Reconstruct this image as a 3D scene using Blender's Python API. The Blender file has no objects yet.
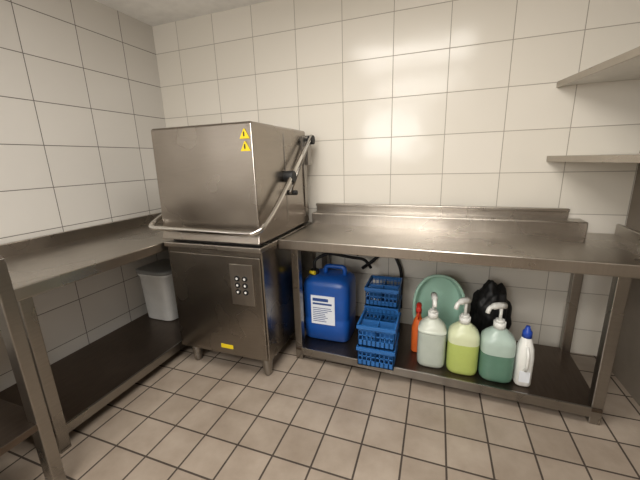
import bpy, bmesh, math, random
from mathutils import Vector, Matrix, noise
random.seed(4)
S=bpy.context.scene
# ------------------------------------------------------------ materials
def newmat(name):
    m=bpy.data.materials.new(name); m.use_nodes=True
    nt=m.node_tree; b=nt.nodes["Principled BSDF"]
    return m,nt,b
def lin(c): return tuple(((x/255)/12.92 if x/255<=.04045 else ((x/255+.055)/1.055)**2.4) for x in c)+(1,)
def plain(name,c,rough=.5,metal=0,var=.06,scale=12,trans=0,coat=0,bump=0.0,sss=0):
    m,nt,b=newmat(name)
    tc=nt.nodes.new("ShaderNodeTexCoord"); n=nt.nodes.new("ShaderNodeTexNoise")
    n.inputs["Scale"].default_value=scale; n.inputs["Detail"].default_value=4
    nt.links.new(tc.outputs["Object"],n.inputs["Vector"])
    r=nt.nodes.new("ShaderNodeValToRGB")
    L=lin(c); r.color_ramp.elements[0].position=.3; r.color_ramp.elements[1].position=.7
    r.color_ramp.elements[0].color=tuple(x*(1-var) for x in L[:3])+(1,)
    r.color_ramp.elements[1].color=tuple(min(1,x*(1+var)) for x in L[:3])+(1,)
    nt.links.new(n.outputs["Fac"],r.inputs["Fac"]); nt.links.new(r.outputs["Color"],b.inputs["Base Color"])
    b.inputs["Roughness"].default_value=rough; b.inputs["Metallic"].default_value=metal
    b.inputs["Transmission Weight"].default_value=trans; b.inputs["Coat Weight"].default_value=coat
    if sss:
        b.inputs["Subsurface Weight"].default_value=sss; b.inputs["Subsurface Radius"].default_value=(.03,.03,.03)
    if bump:
        bp=nt.nodes.new("ShaderNodeBump"); bp.inputs["Strength"].default_value=bump; bp.inputs["Distance"].default_value=.004
        nt.links.new(n.outputs["Fac"],bp.inputs["Height"]); nt.links.new(bp.outputs["Normal"],b.inputs["Normal"])
    return m
def steel(name,c,r0=.22,r1=.34,stretch=(1,1,25),dirt=.1,metal=1.0,wav=.0):
    m,nt,b=newmat(name)
    tc=nt.nodes.new("ShaderNodeTexCoord"); mp=nt.nodes.new("ShaderNodeMapping")
    mp.inputs["Scale"].default_value=stretch
    n=nt.nodes.new("ShaderNodeTexNoise"); n.inputs["Scale"].default_value=9; n.inputs["Detail"].default_value=5
    nt.links.new(tc.outputs["Object"],mp.inputs["Vector"]); nt.links.new(mp.outputs["Vector"],n.inputs["Vector"])
    n2=nt.nodes.new("ShaderNodeTexNoise"); n2.inputs["Scale"].default_value=2.2; n2.inputs["Detail"].default_value=3; n2.inputs["Roughness"].default_value=.5
    nt.links.new(tc.outputs["Object"],n2.inputs["Vector"])
    mr=nt.nodes.new("ShaderNodeMapRange"); mr.inputs["From Min"].default_value=.3; mr.inputs["From Max"].default_value=.7
    mr.inputs["To Min"].default_value=r0; mr.inputs["To Max"].default_value=r1
    nt.links.new(n2.outputs["Fac"],mr.inputs["Value"]); nt.links.new(mr.outputs["Result"],b.inputs["Roughness"])
    r=nt.nodes.new("ShaderNodeValToRGB"); L=lin(c)
    r.color_ramp.elements[0].position=.3; r.color_ramp.elements[1].position=.7
    r.color_ramp.elements[0].color=tuple(x*(1-dirt) for x in L[:3])+(1,); r.color_ramp.elements[1].color=L
    mix=nt.nodes.new("ShaderNodeMath"); mix.operation='MULTIPLY_ADD'; mix.inputs[1].default_value=.5
    nt.links.new(n.outputs["Fac"],mix.inputs[0])
    m2=nt.nodes.new("ShaderNodeMath"); m2.operation='MULTIPLY'; m2.inputs[1].default_value=.5
    nt.links.new(n2.outputs["Fac"],m2.inputs[0]); nt.links.new(m2.outputs[0],mix.inputs[2])
    nt.links.new(mix.outputs[0],r.inputs["Fac"]); nt.links.new(r.outputs["Color"],b.inputs["Base Color"])
    b.inputs["Metallic"].default_value=metal
    n3=nt.nodes.new("ShaderNodeTexNoise"); n3.inputs["Scale"].default_value=3.0; n3.inputs["Detail"].default_value=1
    nt.links.new(tc.outputs["Object"],n3.inputs["Vector"])
    b0=nt.nodes.new("ShaderNodeBump"); b0.inputs["Strength"].default_value=wav; b0.inputs["Distance"].default_value=.03
    nt.links.new(n3.outputs["Fac"],b0.inputs["Height"])
    bp=nt.nodes.new("ShaderNodeBump"); bp.inputs["Strength"].default_value=.04; bp.inputs["Distance"].default_value=.002
    nt.links.new(n.outputs["Fac"],bp.inputs["Height"]); nt.links.new(b0.outputs["Normal"],bp.inputs["Normal"]); nt.links.new(bp.outputs["Normal"],b.inputs["Normal"])
    return m
def tilemat(name,axes,origin,size,mortar,c1,c2,cg,rough,bump=.3,dirt=.0,spec=.5,wav=.12):
    m,nt,b=newmat(name)
    g=nt.nodes.new("ShaderNodeNewGeometry"); sp=nt.nodes.new("ShaderNodeSeparateXYZ"); nt.links.new(g.outputs["Position"],sp.inputs[0])
    cb=nt.nodes.new("ShaderNodeCombineXYZ")
    for k in (0,1):
        a=nt.nodes.new("ShaderNodeMath"); a.operation='SUBTRACT'; a.inputs[1].default_value=origin[k]
        nt.links.new(sp.outputs[axes[k]],a.inputs[0]); nt.links.new(a.outputs[0],cb.inputs[k])
    br=nt.nodes.new("ShaderNodeTexBrick"); br.offset=0; br.squash=1
    br.inputs["Scale"].default_value=1; br.inputs["Brick Width"].default_value=size[0]; br.inputs["Row Height"].default_value=size[1]
    br.inputs["Mortar Size"].default_value=mortar; br.inputs["Mortar Smooth"].default_value=.15; br.inputs["Bias"].default_value=0
    br.inputs["Color1"].default_value=lin(c1); br.inputs["Color2"].default_value=lin(c2); br.inputs["Mortar"].default_value=lin(cg)
    nt.links.new(cb.outputs[0],br.inputs["Vector"])
    n=nt.nodes.new("ShaderNodeTexNoise"); n.inputs["Scale"].default_value=5; n.inputs["Detail"].default_value=6; n.inputs["Roughness"].default_value=.6
    nt.links.new(g.outputs["Position"],n.inputs["Vector"])
    mx=nt.nodes.new("ShaderNodeMixRGB"); mx.blend_type='MULTIPLY'
    mr=nt.nodes.new("ShaderNodeMapRange"); mr.inputs["From Min"].default_value=.35; mr.inputs["From Max"].default_value=.75; mr.inputs["To Max"].default_value=dirt
    nt.links.new(n.outputs["Fac"],mr.inputs["Value"]); nt.links.new(mr.outputs["Result"],mx.inputs["Fac"])
    mx.inputs["Color2"].default_value=(.35,.28,.22,1)
    nt.links.new(br.outputs["Color"],mx.inputs["Color1"]); nt.links.new(mx.outputs["Color"],b.inputs["Base Color"])
    rr=nt.nodes.new("ShaderNodeMapRange"); rr.inputs["To Min"].default_value=rough; rr.inputs["To Max"].default_value=.8
    nt.links.new(br.outputs["Fac"],rr.inputs["Value"]); nt.links.new(rr.outputs["Result"],b.inputs["Roughness"])
    b.inputs["Specular IOR Level"].default_value=spec
    n3=nt.nodes.new("ShaderNodeTexNoise"); n3.inputs["Scale"].default_value=4; n3.inputs["Detail"].default_value=1
    nt.links.new(g.outputs["Position"],n3.inputs["Vector"])
    b0=nt.nodes.new("ShaderNodeBump"); b0.inputs["Strength"].default_value=wav; b0.inputs["Distance"].default_value=.01
    nt.links.new(n3.outputs["Fac"],b0.inputs["Height"])
    bp=nt.nodes.new("ShaderNodeBump"); bp.invert=True; bp.inputs["Strength"].default_value=bump; bp.inputs["Distance"].default_value=.003
    nt.links.new(br.outputs["Fac"],bp.inputs["Height"]); nt.links.new(b0.outputs["Normal"],bp.inputs["Normal"]); nt.links.new(bp.outputs["Normal"],b.inputs["Normal"])
    return m
TW,TH=.35,.2587
M_back=tilemat("tile_back",(0,2),(.246-.35*4,1.214-TH*6),(TW,TH),.0024,(225,219,208),(220,214,202),(160,152,140),.18,spec=.4,wav=.4)
M_left=tilemat("tile_left",(1,2),(-.319-.35*20,1.214-TH*6),(TW,TH),.0026,(218,214,207),(213,209,202),(108,103,97),.15,wav=.3)
M_floor=tilemat("tile_floor",(0,1),(-.05,-8.0),(.19,.19),.0048,(163,150,136),(152,139,125),(66,56,48),.35,dirt=.45,wav=.1)
M_ceil=plain("ceiling_paint",(244,243,240),.8)
M_rwall=plain("right_wall_paint",(128,118,106),.6)
M_steel=steel("steel_hood",(166,158,149),.19,.31,dirt=.18,wav=.25)
M_cab=steel("steel_cabinet",(154,147,138),.20,.32,dirt=.18,wav=.25)
M_top=steel("steel_top",(180,173,164),.23,.36,(14,1,1),.16,wav=.2)
M_leg=steel("steel_leg",(160,155,148),.22,.36,(1,1,12),.15)
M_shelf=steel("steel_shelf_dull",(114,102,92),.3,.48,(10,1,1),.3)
M_bar=steel("steel_bar",(218,215,210),.12,.18,(1,1,1),.05)
M_dark=plain("dark_plastic",(28,27,27),.4)
M_black=plain("black_rubber",(18,18,19),.55)
M_white=plain("white_plastic",(225,225,220),.35)
M_tub=plain("white_tub_plastic",(232,233,230),.4)
M_grey=plain("grey_lid",(150,152,150),.45)
M_blue=plain("blue_canister_plastic",(24,80,160),.32,sss=.1)
M_crate=plain("blue_crate_plastic",(40,100,165),.4)
M_label=plain("label_paper",(226,230,236),.6,var=.02)
M_ink=plain("label_ink",(40,70,130),.6)
M_yel=plain("yellow_sticker",(228,200,30),.5,var=.02)
M_mint=plain("mint_basin_plastic",(164,202,184),.4,sss=.1)
M_frost=plain("frosted_plastic",(200,205,192),.3,sss=.2)
M_frosty=plain("frosted_plastic_yellowish",(206,212,176),.3,sss=.2)
M_frostg=plain("frosted_plastic_greenish",(172,190,180),.3,sss=.2)
M_liqc=plain("clear_liquid_in_plastic",(180,188,178),.22,sss=.2)
M_liqy=plain("yellow_green_liquid",(176,190,104),.2,sss=.2)
M_liqg=plain("teal_green_liquid",(92,128,110),.2,sss=.15)
M_capb=plain("blue_cap",(30,70,170),.35)
M_red=plain("red_plastic",(200,50,35),.4)
M_oran=plain("orange_plastic",(215,100,40),.4)
M_shwhite=plain("shelf_laminate",(206,202,194),.45)
# ------------------------------------------------------------ mesh helpers
def finish(bm,name,mats,parent=None,smooth=False,bevel=0,seg=2):
    me=bpy.data.meshes.new(name); bmesh.ops.recalc_face_normals(bm,faces=bm.faces[:]); bm.to_mesh(me); bm.free()
    if not isinstance(mats,(list,tuple)): mats=[mats]
    for m in mats: me.materials.append(m)
    o=bpy.data.objects.new(name,me); S.collection.objects.link(o)
    if bevel:
        md=o.modifiers.new("b","BEVEL"); md.width=bevel; md.segments=seg; md.limit_method='ANGLE'; md.angle_limit=.6
    if parent: o.parent=parent; o.matrix_parent_inverse=Matrix.Translation(-parent.location)
    return o
def addbox(bm,x0,x1,y0,y1,z0,z1,mi=0):
    vs=[bm.verts.new(p) for p in ((x0,y0,z0),(x1,y0,z0),(x1,y1,z0),(x0,y1,z0),(x0,y0,z1),(x1,y0,z1),(x1,y1,z1),(x0,y1,z1))]
    for f in ((0,3,2,1),(4,5,6,7),(0,1,5,4),(1,2,6,5),(2,3,7,6),(3,0,4,7)):
        fc=bm.faces.new([vs[i] for i in f]); fc.material_index=mi
def boxes(name,lst,mat,parent=None,bevel=.002):
    bm=bmesh.new()
    for b in lst: addbox(bm,*b)
    return finish(bm,name,mat,parent,bevel=bevel)
def prism(bm,poly,z0,z1):
    a=[bm.verts.new((x,y,z0)) for x,y in poly]; b=[bm.verts.new((x,y,z1)) for x,y in poly]
    bm.faces.new(a[::-1]); bm.faces.new(b); n=len(poly)
    for k in range(n): bm.faces.new((a[k],a[(k+1)%n],b[(k+1)%n],b[k]))
def empty(name,loc):
    e=bpy.data.objects.new(name,None); e.location=loc; e.empty_display_size=.1; S.collection.objects.link(e); return e
def addtube(bm,pts,r,seg=10,caps=True,mi=0):
    pts=[Vector(p) for p in pts]; rings=[]; n0=None
    for i,p in enumerate(pts):
        t=(pts[min(i+1,len(pts)-1)]-pts[max(i-1,0)]).normalized()
        if n0 is None:
            a=Vector((0,0,1)) if abs(t.z)<.9 else Vector((1,0,0)); n0=t.cross(a).normalized()
        else: n0=(n0-t*n0.dot(t)).normalized()
        b=t.cross(n0); rr=r[min(i,len(r)-1)] if isinstance(r,(list,tuple)) else r
        rings.append([bm.verts.new(p+(n0*math.cos(2*math.pi*k/seg)+b*math.sin(2*math.pi*k/seg))*rr) for k in range(seg)])
    for a,c in zip(rings,rings[1:]):
        for k in range(seg):
            f=bm.faces.new((a[k],a[(k+1)%seg],c[(k+1)%seg],c[k])); f.smooth=True; f.material_index=mi
    if caps:
        for q in (rings[0][::-1],rings[-1]):
            f=bm.faces.new(q); f.material_index=mi
def rounded(pts,rad=.05,n=6):
    pts=[Vector(p) for p in pts]; out=[pts[0]]
    for i in range(1,len(pts)-1):
        a,b,c=pts[i-1],pts[i],pts[i+1]; d1=(a-b); d2=(c-b)
        r=min(rad,d1.length*.45,d2.length*.45); p=b+d1.normalized()*r; q=b+d2.normalized()*r
        for k in range(n+1):
            t=k/n; out.append(p*(1-t)**2+b*2*t*(1-t)+q*t*t)
    out.append(pts[-1]); return out
def tube(name,pts,r,mat,parent=None,seg=12,rad=.05):
    bm=bmesh.new(); addtube(bm,rounded(pts,rad),r,seg); return finish(bm,name,mat,parent)
def loft(bm,rings,seg=32,cx=0,cy=0,matfn=None,capb=True,capt=True):
    R=[]
    for rg in rings:
        z,rx,ry,e=rg[:4]; ring=[]
        for k in range(seg):
            a=2*math.pi*k/seg; c,s=math.cos(a),math.sin(a)
            ring.append(bm.verts.new((cx+rx*math.copysign(abs(c)**(2/e),c),cy+ry*math.copysign(abs(s)**(2/e),s),z)))
        R.append(ring)
    for i,(a,b) in enumerate(zip(R,R[1:])):
        for k in range(seg):
            f=bm.faces.new((a[k],a[(k+1)%seg],b[(k+1)%seg],b[k])); f.smooth=True
            if matfn: f.material_index=matfn(i)
    if capb: f=bm.faces.new(R[0][::-1]); f.material_index=matfn(0) if matfn else 0
    if capt: f=bm.faces.new(R[-1]); f.material_index=matfn(len(R)-2) if matfn else 0
    return R
# ------------------------------------------------------------ room
RX=3.40; YF=-4.7; CZ=2.46; t=.1
boxes("floor",[(-t,RX+t,YF-t,t,-t,0)],M_floor,bevel=0)
boxes("ceiling",[(-t,RX+t,YF-t,t,CZ,CZ+t)],M_ceil,bevel=0)
boxes("wall_back",[(-t,RX+t,0,t,0,CZ)],M_back,bevel=0)
boxes("wall_left",[(-t,0,YF,0,0,CZ)],M_left,bevel=0)
boxes("wall_right",[(RX,RX+t,YF,0,0,CZ)],M_rwall,bevel=0)
wx0,wx1,wz0,wz1=.75,1.95,1.25,2.3
boxes("wall_front",[(-t,wx0,YF-t,YF,0,CZ),(wx1,RX+t,YF-t,YF,0,CZ),(wx0,wx1,YF-t,YF,0,wz0),(wx0,wx1,YF-t,YF,wz1,CZ)],plain("front_wall_paint",(180,172,160),.6),bevel=0)
wf=empty("window_1",((wx0+wx1)/2,YF-.05,wz0))
fr=.045
boxes("frame",[(wx0,wx0+fr,YF-.08,YF-.02,wz0,wz1),(wx1-fr,wx1,YF-.08,YF-.02,wz0,wz1),(wx0,wx1,YF-.08,YF-.02,wz0,wz0+fr),(wx0,wx1,YF-.08,YF-.02,wz1-fr,wz1),((wx0+wx1)/2-.03,(wx0+wx1)/2+.03,YF-.08,YF-.02,wz0,wz1)],M_white,wf)
M_refl_door=plain("reflection_door_paint",(92,78,66),.5)
d=empty("reflection_door",(2.75,YF+.03,0))  # unseen door, added to give the steel something dark to reflect
boxes("leaf",[(2.35,3.15,YF+.005,YF+.045,.01,2.05)],M_refl_door,d,.004)
boxes("casing",[(2.27,2.35,YF+.002,YF+.055,.0,2.13),(3.15,3.23,YF+.002,YF+.055,.0,2.13),(2.27,3.23,YF+.002,YF+.055,2.05,2.13)],M_white,d,.004)
tube("reflection_door_handle",[(2.42,YF+.04,1.02),(2.42,YF+.09,1.02),(2.54,YF+.09,1.02)],.01,M_bar,d,10,.02)
# ------------------------------------------------------------ dishwasher (hood type)
dw=empty("hood_dishwasher",(1.06,-.45,0))
X0,X1,Y0,Y1=.72,1.403,-.875,-.09
boxes("cabinet",[(X0,X1,Y0,Y1,.125,.845)],M_cab,dw,.006)
boxes("front_panel",[(X0+.02,X1-.012,Y0-.012,Y0,.15,.80)],M_cab,dw,.004)
boxes("cabinet_top_rim",[(X0-.012,X1+.002,Y0-.015,Y1,.83,.862)],M_top,dw,.006)
boxes("gap_shade_block",[(X0+.03,X1-.03,Y0+.03,Y1,.862,.90)],M_dark,dw,0)  # dark block stands in for the shade in the recess under the hood
hx0,hx1,hy0,hy1=.708,1.398,-.875,-.13
bm=bmesh.new()
zb,zt=.880,1.540
pr=[(hx0-.008,hx1+.004,hy0-.015,hy1,zb),(hx0,hx1,hy0,hy1,zb+.05),(hx0+.006,hx1-.004,hy0+.008,hy1,zt-.012),(hx0+.012,hx1-.010,hy0+.016,hy1,zt)]
R=[[bm.verts.new(p) for p in ((a,c,z),(b,c,z),(b,d_,z),(a,d_,z))] for a,b,c,d_,z in pr]
for q,w in zip(R,R[1:]):
    for k in range(4): bm.faces.new((q[k],q[(k+1)%4],w[(k+1)%4],w[k]))
bm.faces.new(R[0][::-1]); bm.faces.new(R[-1])
finish(bm,"hood",M_steel,dw,bevel=.006,seg=3)
boxes("hood_side_seam",[(hx1-.008,hx1+.001,-.50,-.494,zb+.07,zt-.04),(hx1-.004,hx1+.006,-.2,-.14,zb+.05,zt-.04)],M_leg,dw,.001)
boxes("rear_column",[(X0+.05,X1-.05,-.13,-.05,.2,1.40)],M_steel,dw,.004)
bm=bmesh.new()
for fx in (X0+.08,X1-.05):
    for fy in (Y0+.05,Y1-.07):
        loft(bm,[(0,.020,.020,2),(.012,.026,.026,2),(.05,.030,.030,2),(.10,.034,.034,2),(.128,.036,.036,2)],20,fx,fy)
finish(bm,"feet",M_leg,dw)
hr=.0145
hy=Y0-.085
tube("handle_bar",[(hx0-.01,-.62,1.06),(hx0-.045,-.72,1.05),(hx0-.045,-.84,1.01),(hx0-.03,hy,.965),(hx1+.045,hy,.960),(hx1+.045,-.78,1.05),(hx1+.045,-.56,1.20),(hx1+.045,-.13,1.50)],hr,M_bar,dw,14,.07)
tube("lever_arm",[(hx1+.025,-.50,1.13),(hx1+.025,-.20,1.40),(hx1+.025,-.12,1.48)],.010,M_leg,dw)
bm=bmesh.new()
for (py,pz,r_) in ((-.50,1.235,.036),(-.13,1.475,.032),(-.47,1.13,.016)):
    addtube(bm,[(hx1-.005,py,pz),(hx1+.062,py,pz)],r_,20)
finish(bm,"pivots",M_black,dw,bevel=.004)
boxes("rear_bracket",[(hx1-.01,hx1+.025,-.16,-.09,1.30,1.50)],M_leg,dw,.004)
cx0,cx1,cz0,cz1=1.185,1.34,.50,.755
boxes("control_panel",[(cx0,cx1,Y0-.018,Y0-.011,cz0,cz1)],M_top,dw,.002)
bm=bmesh.new(); bw=bmesh.new()
for i in range(2):
    for j in range(3):
        p=(cx0+.05+i*.052,cz0+.085+j*.042)
        addtube(bm,[(p[0],Y0-.018,p[1]),(p[0],Y0-.024,p[1])],.017,14)
        addtube(bw,[(p[0],Y0-.024,p[1]),(p[0],Y0-.026,p[1])],.007,10)
finish(bm,"buttons",M_black,dw); finish(bw,"button_lights",M_white,dw)
boxes("sticker_low",[(1.06,1.15,Y0-.0135,Y0-.0118,.178,.205)],M_yel,dw,0)
bm=bmesh.new()
for zc in (1.478,1.415):
    q=[(1.324,zc-.025),(1.379,zc-.025),(1.3515,zc+.025)]
    yb=hy0+.006
    a=[bm.verts.new((x,yb,z)) for x,z in q]; b=[bm.verts.new((x,yb-.008,z)) for x,z in q]
    bm.faces.new(a); bm.faces.new(b[::-1])
    for k in range(3): bm.faces.new((a[k],a[(k+1)%3],b[(k+1)%3],b[k]))
finish(bm,"warning_triangles",M_yel,dw)
boxes("warning_marks",[(1.3475,1.3555,hy0-.0035,hy0-.001,zc-.014,zc+.010) for zc in (1.478,1.415)],M_black,dw,0)
# ------------------------------------------------------------ right steel table
tb=empty("stainless_work_table",(1.43,-.02,0))
TX0,TX1=1.434,3.33; TZ=.86; TY=-.675
boxes("top",[(TX0,TX1,TY,-.02,TZ-.03,TZ)],M_top,tb,.004)
boxes("front_lip",[(TX0,TX1,TY-.004,TY+.02,TZ-.058,TZ+.004)],M_top,tb,.006)
boxes("splash_step",[(TX0,3.14,-.15,-.02,TZ-.01,TZ+.085)],M_top,tb,.008)
boxes("backsplash",[(TX0,3.07,-.045,-.015,TZ,1.005),(TX0,3.07,-.06,-.045,.985,1.005)],M_top,tb,.004)
boxes("side_upstand",[(TX1-.02,TX1,TY,-.02,TZ-.02,TZ+.06)],M_top,tb,.004)
LX0,LX1=1.485,3.125; LY=-.615
boxes("legs",[(a,a+.05,b,b+.05,0,TZ-.03) for a in (LX0,LX1) for b in (LY,-.10)],M_leg,tb,.004)
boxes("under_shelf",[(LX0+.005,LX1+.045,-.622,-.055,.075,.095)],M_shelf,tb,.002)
boxes("shelf_lip",[(LX0+.05,LX1,-.627,-.615,.045,.100)],M_leg,tb,.003)
boxes("under_rails",[(LX0,LX1+.05,-.60,-.56,TZ-.07,TZ-.03),(LX0,LX1+.05,-.10,-.06,TZ-.07,TZ-.03)],M_leg,tb,.003)
tb.rotation_euler=(0,0,math.radians(-2.5))
# ------------------------------------------------------------ left steel table
lt=empty("stainless_side_table",(.36,-.85,0))
LZ=.85
boxes("top",[(.015,.69,-1.70,-.02,LZ-.03,LZ)],M_top,lt,.004)
boxes("front_lip",[(.67,.694,-1.70,-.02,LZ-.055,LZ+.004)],M_top,lt,.005)
boxes("upstand",[(.01,.035,-1.70,-.02,LZ-.02,LZ+.075),(.01,.69,-.04,-.015,LZ-.02,LZ+.075)],M_top,lt,.004)
boxes("legs",[(a,a+.055,b,b+.05,0,LZ-.03) for a in (.06,.635) for b in (-1.66,-.12)],M_leg,lt,.004)
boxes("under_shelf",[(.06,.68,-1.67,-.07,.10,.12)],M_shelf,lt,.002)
boxes("shelf_lip",[(.674,.688,-1.63,-.12,.075,.127)],M_leg,lt,.003)
rk=empty("steel_rack",(.45,-2.1,0))
boxes("posts",[(a,a+.06,b,b+.045,0,1.03) for a in (.08,.83) for b in (-2.5,-1.80)],M_leg,rk,.004)
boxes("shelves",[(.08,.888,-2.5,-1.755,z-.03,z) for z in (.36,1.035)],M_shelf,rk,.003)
# ------------------------------------------------------------ wall shelves right
for z in (1.30,1.72):
    e=empty("wall_shelf",(3.17,-.6,z))
    bm=bmesh.new(); prism(bm,[(2.95,-.005),(3.12,-1.0),(RX-.002,-1.0),(RX-.002,-.005)],z-.012,z+.012); finish(bm,"board",M_shwhite,e,bevel=.002)
    bm=bmesh.new(); prism(bm,[(2.944,-.005),(3.114,-1.0),(3.126,-1.0),(2.956,-.005)],z-.020,z+.014); finish(bm,"edge_lip",M_top,e,bevel=.002)
    boxes("brackets",[(3.15,RX-.002,b,b+.02,z-.035,z-.012) for b in (-.9,)],M_leg,e,.002)
# ------------------------------------------------------------ jerrycan
jc=empty("blue_jerrycan",(1.63,-.36,.1))
bm=bmesh.new()
jcx,jcy=1.635,-.36; z=.096
loft(bm,[(z,.150,.125,7),(z+.012,.163,.138,6),(z+.15,.166,.141,6),(z+.16,.162,.137,6),(z+.175,.166,.141,6),(z+.40,.166,.141,6),(z+.43,.158,.134,5),(z+.452,.13,.11,4),(z+.462,.08,.07,3)],48,jcx,jcy)
finish(bm,"body",M_blue,jc)
tube("handle",[(jcx-.03,jcy,z+.44),(jcx-.03,jcy,z+.51),(jcx+.11,jcy,z+.51),(jcx+.11,jcy,z+.43)],.016,M_blue,jc,12,.03)
bm=bmesh.new(); addtube(bm,[(jcx-.10,jcy-.04,z+.43),(jcx-.10,jcy-.04,z+.49)],.032,20)
finish(bm,"cap",M_black,jc,bevel=.003)
tube("suction_lance",[(jcx-.10,jcy-.04,z+.49),(jcx-.10,jcy-.04,z+.56),(jcx-.02,jcy+.02,z+.60),(jcx+.12,jcy+.08,z+.56),(jcx+.22,jcy+.15,z+.53),(jcx+.26,jcy+.17,z+.46)],.011,M_black,jc)
tube("yellow_tag",[(jcx-.125,jcy-.06,z+.475),(jcx-.085,jcy-.075,z+.475)],.014,M_yel,jc)
fy=jcy-.141
boxes("label",[(jcx-.095,jcx+.075,fy-.004,fy+.004,z+.13,z+.34)],M_label,jc,0)
ink=[(jcx-.082,jcx+.03,fy-.0055,fy-.003,z+.30,z+.322),(jcx-.082,jcx+.055,fy-.0055,fy-.003,z+.275,z+.288)]
ink+=[(jcx-.082,jcx+random.uniform(-.0,.06),fy-.0055,fy-.003,z+.15+i*.014,z+.154+i*.014) for i in range(8)]
boxes("label_print",ink,M_ink,jc,0)
# ------------------------------------------------------------ blue baskets
def basket(name,x0,x1,y0,y1,z0,z1,nx=8,ny=6,nz=4,divs=1):
    e=empty(name,((x0+x1)/2,(y0+y1)/2,z0)); L=[]; w=.004; g=.006
    L+=[(x0-.006,x1+.006,y0-.006,y0+w,z1-.022,z1),(x0-.006,x1+.006,y1-w,y1+.006,z1-.022,z1),(x0-.006,x0+w,y0,y1,z1-.022,z1),(x1-w,x1+.006,y0,y1,z1-.022,z1)]
    for i in range(nx+1):
        x=x0+(x1-x0-g)*i/nx
        L+=[(x,x+g,y0,y0+w,z0,z1),(x,x+g,y1-w,y1,z0,z1),(x,x+g,y0,y1,z0,z0+w)]
    for i in range(ny+1):
        y=y0+(y1-y0-g)*i/ny
        L+=[(x0,x0+w,y,y+g,z0,z1),(x1-w,x1,y,y+g,z0,z1),(x0,x1,y,y+g,z0,z0+w)]
    for i in range(nz):
        zz=z0+(z1-z0)*i/nz
        L+=[(x0,x1,y0,y0+w,zz,zz+g),(x0,x1,y1-w,y1,zz,zz+g),(x0,x0+w,y0,y1,zz,zz+g),(x1-w,x1,y0,y1,zz,zz+g)]
    L+=[(x0,x1,y0,y0+w,z0,z0+(z1-z0)*.25),(x1-w,x1,y0,y1,z0,z0+(z1-z0)*.25),(x0,x0+w,y0,y1,z0,z0+(z1-z0)*.25)]
    for i in range(1,divs+1):
        y=y0+(y1-y0)*i/(divs+1); L.append((x0,x1,y-.002,y+.002,z0,z1-.02))
    L.append(((x0+x1)/2-.002,(x0+x1)/2+.002,y0,y1,z0,z1-.02))
    boxes("lattice",L,M_crate,e,0)
basket("cutlery_basket",1.912,2.13,-.70,-.465,.103,.225)
basket("cutlery_basket",1.912,2.13,-.69,-.455,.230,.365)
basket("cutlery_basket",1.905,2.115,-.435,-.20,.099,.235)
basket("cutlery_basket",1.905,2.115,-.435,-.20,.240,.375)
basket("cutlery_basket",1.905,2.115,-.435,-.20,.380,.505)
# ------------------------------------------------------------ basin
bs=empty("mint_wash_basin",(2.36,-.2,.1))
bm=bmesh.new()
prof=[(.0,.12,.185),(.004,.135,.200),(.09,.150,.215),(.105,.153,.218),(.108,.166,.232),(.100,.168,.234)]
R=loft(bm,[(p[0],p[1],p[2],2.2) for p in prof],40,capt=False)
inner=[(.108,.153,.219,2.2),(.09,.146,.211,2.2),(.008,.130,.190,2.2)]
R2=loft(bm,inner,40,capb=False)
for k in range(40): bm.faces.new((R[-2][k],R[-2][(k+1)%40],R2[0][(k+1)%40],R2[0][k]))
rot=Matrix.Translation((2.37,-.195,.337))@Matrix.Rotation(math.radians(90-6),4,'X')
bmesh.ops.transform(bm,matrix=rot,verts=bm.verts[:])
finish(bm,"shell",M_mint,bs)
# ------------------------------------------------------------ pump bottles
def pump_bottle(name,cx,cy,rx,ry,h,mliq,level,mtop,headc,ang=0.0,ext=0.0):
    e=empty(name,(cx,cy,.096)); z=.097; bm=bmesh.new()
    zs=[(0,.90),(.012,.98),(.03,1.0),(level*.5,1.0),(level,1.0),(level+.002,1.0),(h*.72,1.0),(h*.80,.95),(h*.88,.78),(h*.95,.5),(h,.30)]
    loft(bm,[(z+a,rx*b,ry*b,3.2 if b>.8 else 2.4) for a,b in zs],40,cx,cy,matfn=lambda i:0 if i<4 else 1)
    finish(bm,"bottle",[mliq,mtop],e)
    bm=bmesh.new(); addtube(bm,[(cx,cy,z+h-.005),(cx,cy,z+h+.032)],rx*.36,24)
    addtube(bm,[(cx,cy,z+h+.032),(cx,cy,z+h+.046)],rx*.26,20)
    addtube(bm,[(cx,cy,z+h+.04),(cx,cy,z+h+.095+ext)],.0085,10)
    dx,dy=math.cos(ang),math.sin(ang); q=z+h+ext
    addtube(bm,rounded([(cx-dx*.022,cy-dy*.022,q+.10),(cx+dx*.03,cy+dy*.03,q+.107),(cx+dx*.075,cy+dy*.075,q+.10),(cx+dx*.085,cy+dy*.085,q+.07)],.02),[.018]*8+[.012]*8,12)
    finish(bm,"pump",headc,e)
pump_bottle("pump_dispenser_bottle",2.335,-.53,.082,.072,.305,M_liqc,.22,M_frost,M_white,-1.5,.03)
pump_bottle("pump_dispenser_bottle",2.508,-.545,.085,.075,.305,M_liqy,.19,M_frosty,M_white,-2.3,.03)
pump_bottle("pump_dispenser_bottle",2.684,-.555,.087,.078,.305,M_liqg,.165,M_frostg,M_white,-2.6,.025)
e=empty("detergent_bottle",(2.815,-.575,.096)); bm=bmesh.new(); z=.097; bx=2.815; by_=-.575
loft(bm,[(z,.036,.045,3.5),(z+.01,.042,.050,3.2),(z+.17,.042,.050,3.2),(z+.22,.038,.044,2.8),(z+.265,.026,.028,2.2),(z+.28,.020,.020,2)],32,bx,by_)
finish(bm,"bottle",M_white,e)
bm=bmesh.new(); loft(bm,[(z+.277,.024,.024,2),(z+.31,.023,.023,2),(z+.32,.015,.015,2),(z+.34,.010,.010,2)],24,bx,by_); finish(bm,"cap",M_capb,e)
tube("handle",[(bx,by_-.035,z+.235),(bx,by_-.07,z+.20),(bx,by_-.067,z+.13),(bx,by_-.048,z+.10)],.008,M_white,e,10,.02)
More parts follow.
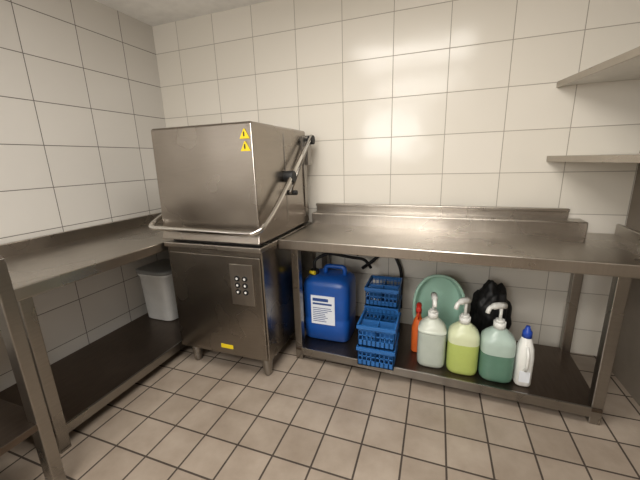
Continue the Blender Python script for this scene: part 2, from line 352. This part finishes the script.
boxes("label",[(bx-.025,bx+.025,by_-.052,by_-.046,z+.03,z+.095)],M_label,e,0)
e=empty("spray_bottle",(2.25,-.43,.096)); bm=bmesh.new()
loft(bm,[(z,.036,.030,2.6),(z+.008,.04,.034,2.6),(z+.17,.04,.034,2.6),(z+.22,.028,.026,2.2),(z+.25,.015,.015,2),(z+.28,.015,.015,2)],28,2.25,-.43)
finish(bm,"bottle",M_oran,e)
bm=bmesh.new(); addtube(bm,[(2.25,-.43,z+.27),(2.25,-.43,z+.30)],.018,16); addtube(bm,[(2.25,-.40,z+.315),(2.25,-.43,z+.32),(2.25,-.49,z+.315)],[.015,.018,.012],12)
addtube(bm,[(2.25,-.47,z+.31),(2.25,-.48,z+.27),(2.25,-.46,z+.24)],.005,8)
finish(bm,"trigger_head",M_red,e)
e=empty("black_bin_bag",(2.70,-.22,.096)); bm=bmesh.new()
bmesh.ops.create_icosphere(bm,subdivisions=5,radius=1)
for v in bm.verts:
    n=noise.noise(v.co*2.3)*.2+noise.noise(v.co*6)*.06+noise.noise(v.co*13)*.02
    v.co*=1+n; v.co.x*=.115; v.co.y*=.10; v.co.z=max(0,v.co.z*.22+.215)
    v.co+=Vector((2.69,-.215,.098))
for f in bm.faces: f.smooth=True
finish(bm,"bag",M_black,e)
e=empty("drain_hose",(1.9,-.03,.6))
tube("hose_1",[(1.75,-.026,.60),(1.85,-.026,.66),(1.95,-.026,.60),(2.1,-.026,.66),(2.2,-.026,.64)],.014,M_black,e,12,.08)
tube("hose_2",[(1.80,-.05,.50),(1.90,-.05,.58),(2.0,-.05,.70),(2.06,-.05,.60),(2.10,-.045,.50),(2.10,-.045,.2)],.013,M_dark,e,12,.08)
# ------------------------------------------------------------ tub left
bx,by=.265,-.50
e=empty("white_bucket",(bx,by,.12)); bm=bmesh.new(); z=.121
loft(bm,[(z,.128,.128,5),(z+.01,.138,.138,5),(z+.37,.150,.150,5),(z+.375,.158,.158,5),(z+.395,.158,.158,5)],48,bx,by)
finish(bm,"tub",M_tub,e)
bm=bmesh.new(); loft(bm,[(z+.395,.166,.166,5),(z+.42,.166,.166,5),(z+.425,.153,.153,5),(z+.44,.10,.10,4),(z+.442,.03,.03,3)],48,bx,by)
finish(bm,"lid",M_grey,e)
# ------------------------------------------------------------ lights
def area(name,loc,rot,sx,sy,en,col):
    l=bpy.data.lights.new(name,'AREA'); l.shape='RECTANGLE'; l.size=sx; l.size_y=sy; l.energy=en; l.color=col
    o=bpy.data.objects.new(name,l); o.location=loc; o.rotation_euler=rot; S.collection.objects.link(o); return o
area("window_daylight",((wx0+wx1)/2,YF-.09,(wz0+wz1)/2),(math.radians(90),0,0),wx1-wx0-.05,wz1-wz0-.05,50,(1,.98,.95))
for i,(lx,ly,en) in enumerate(((2.0,-1.5,33),(2.0,-3.3,50))):
    e=empty("fill_lamp",(lx,ly,CZ))  # added fill light; fixture made up to brighten the room softly
    boxes("fill_lamp_housing",[(lx-.62,lx+.62,ly-.42,ly+.42,CZ-.05,CZ-.002)],M_white,e,.006)
    a=area("fill_lamp_panel",(lx,ly,CZ-.055),(0,0,0),1.15,.75,en,(1,.965,.91)); a.parent=e; a.matrix_parent_inverse=Matrix.Translation(-e.location)
w=bpy.data.worlds.new("w"); S.world=w; w.use_nodes=True
w.node_tree.nodes["Background"].inputs[0].default_value=(.8,.88,1,1); w.node_tree.nodes["Background"].inputs[1].default_value=.6
# ------------------------------------------------------------ camera
f_,yaw,pit,rol=320.94,.3504,.2433,-.0314
fw=Vector((-math.sin(yaw)*math.cos(pit),math.cos(yaw)*math.cos(pit),-math.sin(pit)))
rt=Vector((math.cos(yaw),math.sin(yaw),0)); up=rt.cross(fw)
r2=rt*math.cos(rol)+up*math.sin(rol); u2=-rt*math.sin(rol)+up*math.cos(rol)
cam=bpy.data.cameras.new("camera"); cam.sensor_width=36; cam.lens=f_/640*36; cam.clip_start=.02
co=bpy.data.objects.new("camera",cam); S.collection.objects.link(co); S.camera=co
co.matrix_world=Matrix((( r2.x,u2.x,-fw.x,2.314),(r2.y,u2.y,-fw.y,-2.402),(r2.z,u2.z,-fw.z,1.33),(0,0,0,1)))
S.view_settings.view_transform='Standard'
S.view_settings.exposure=0.02
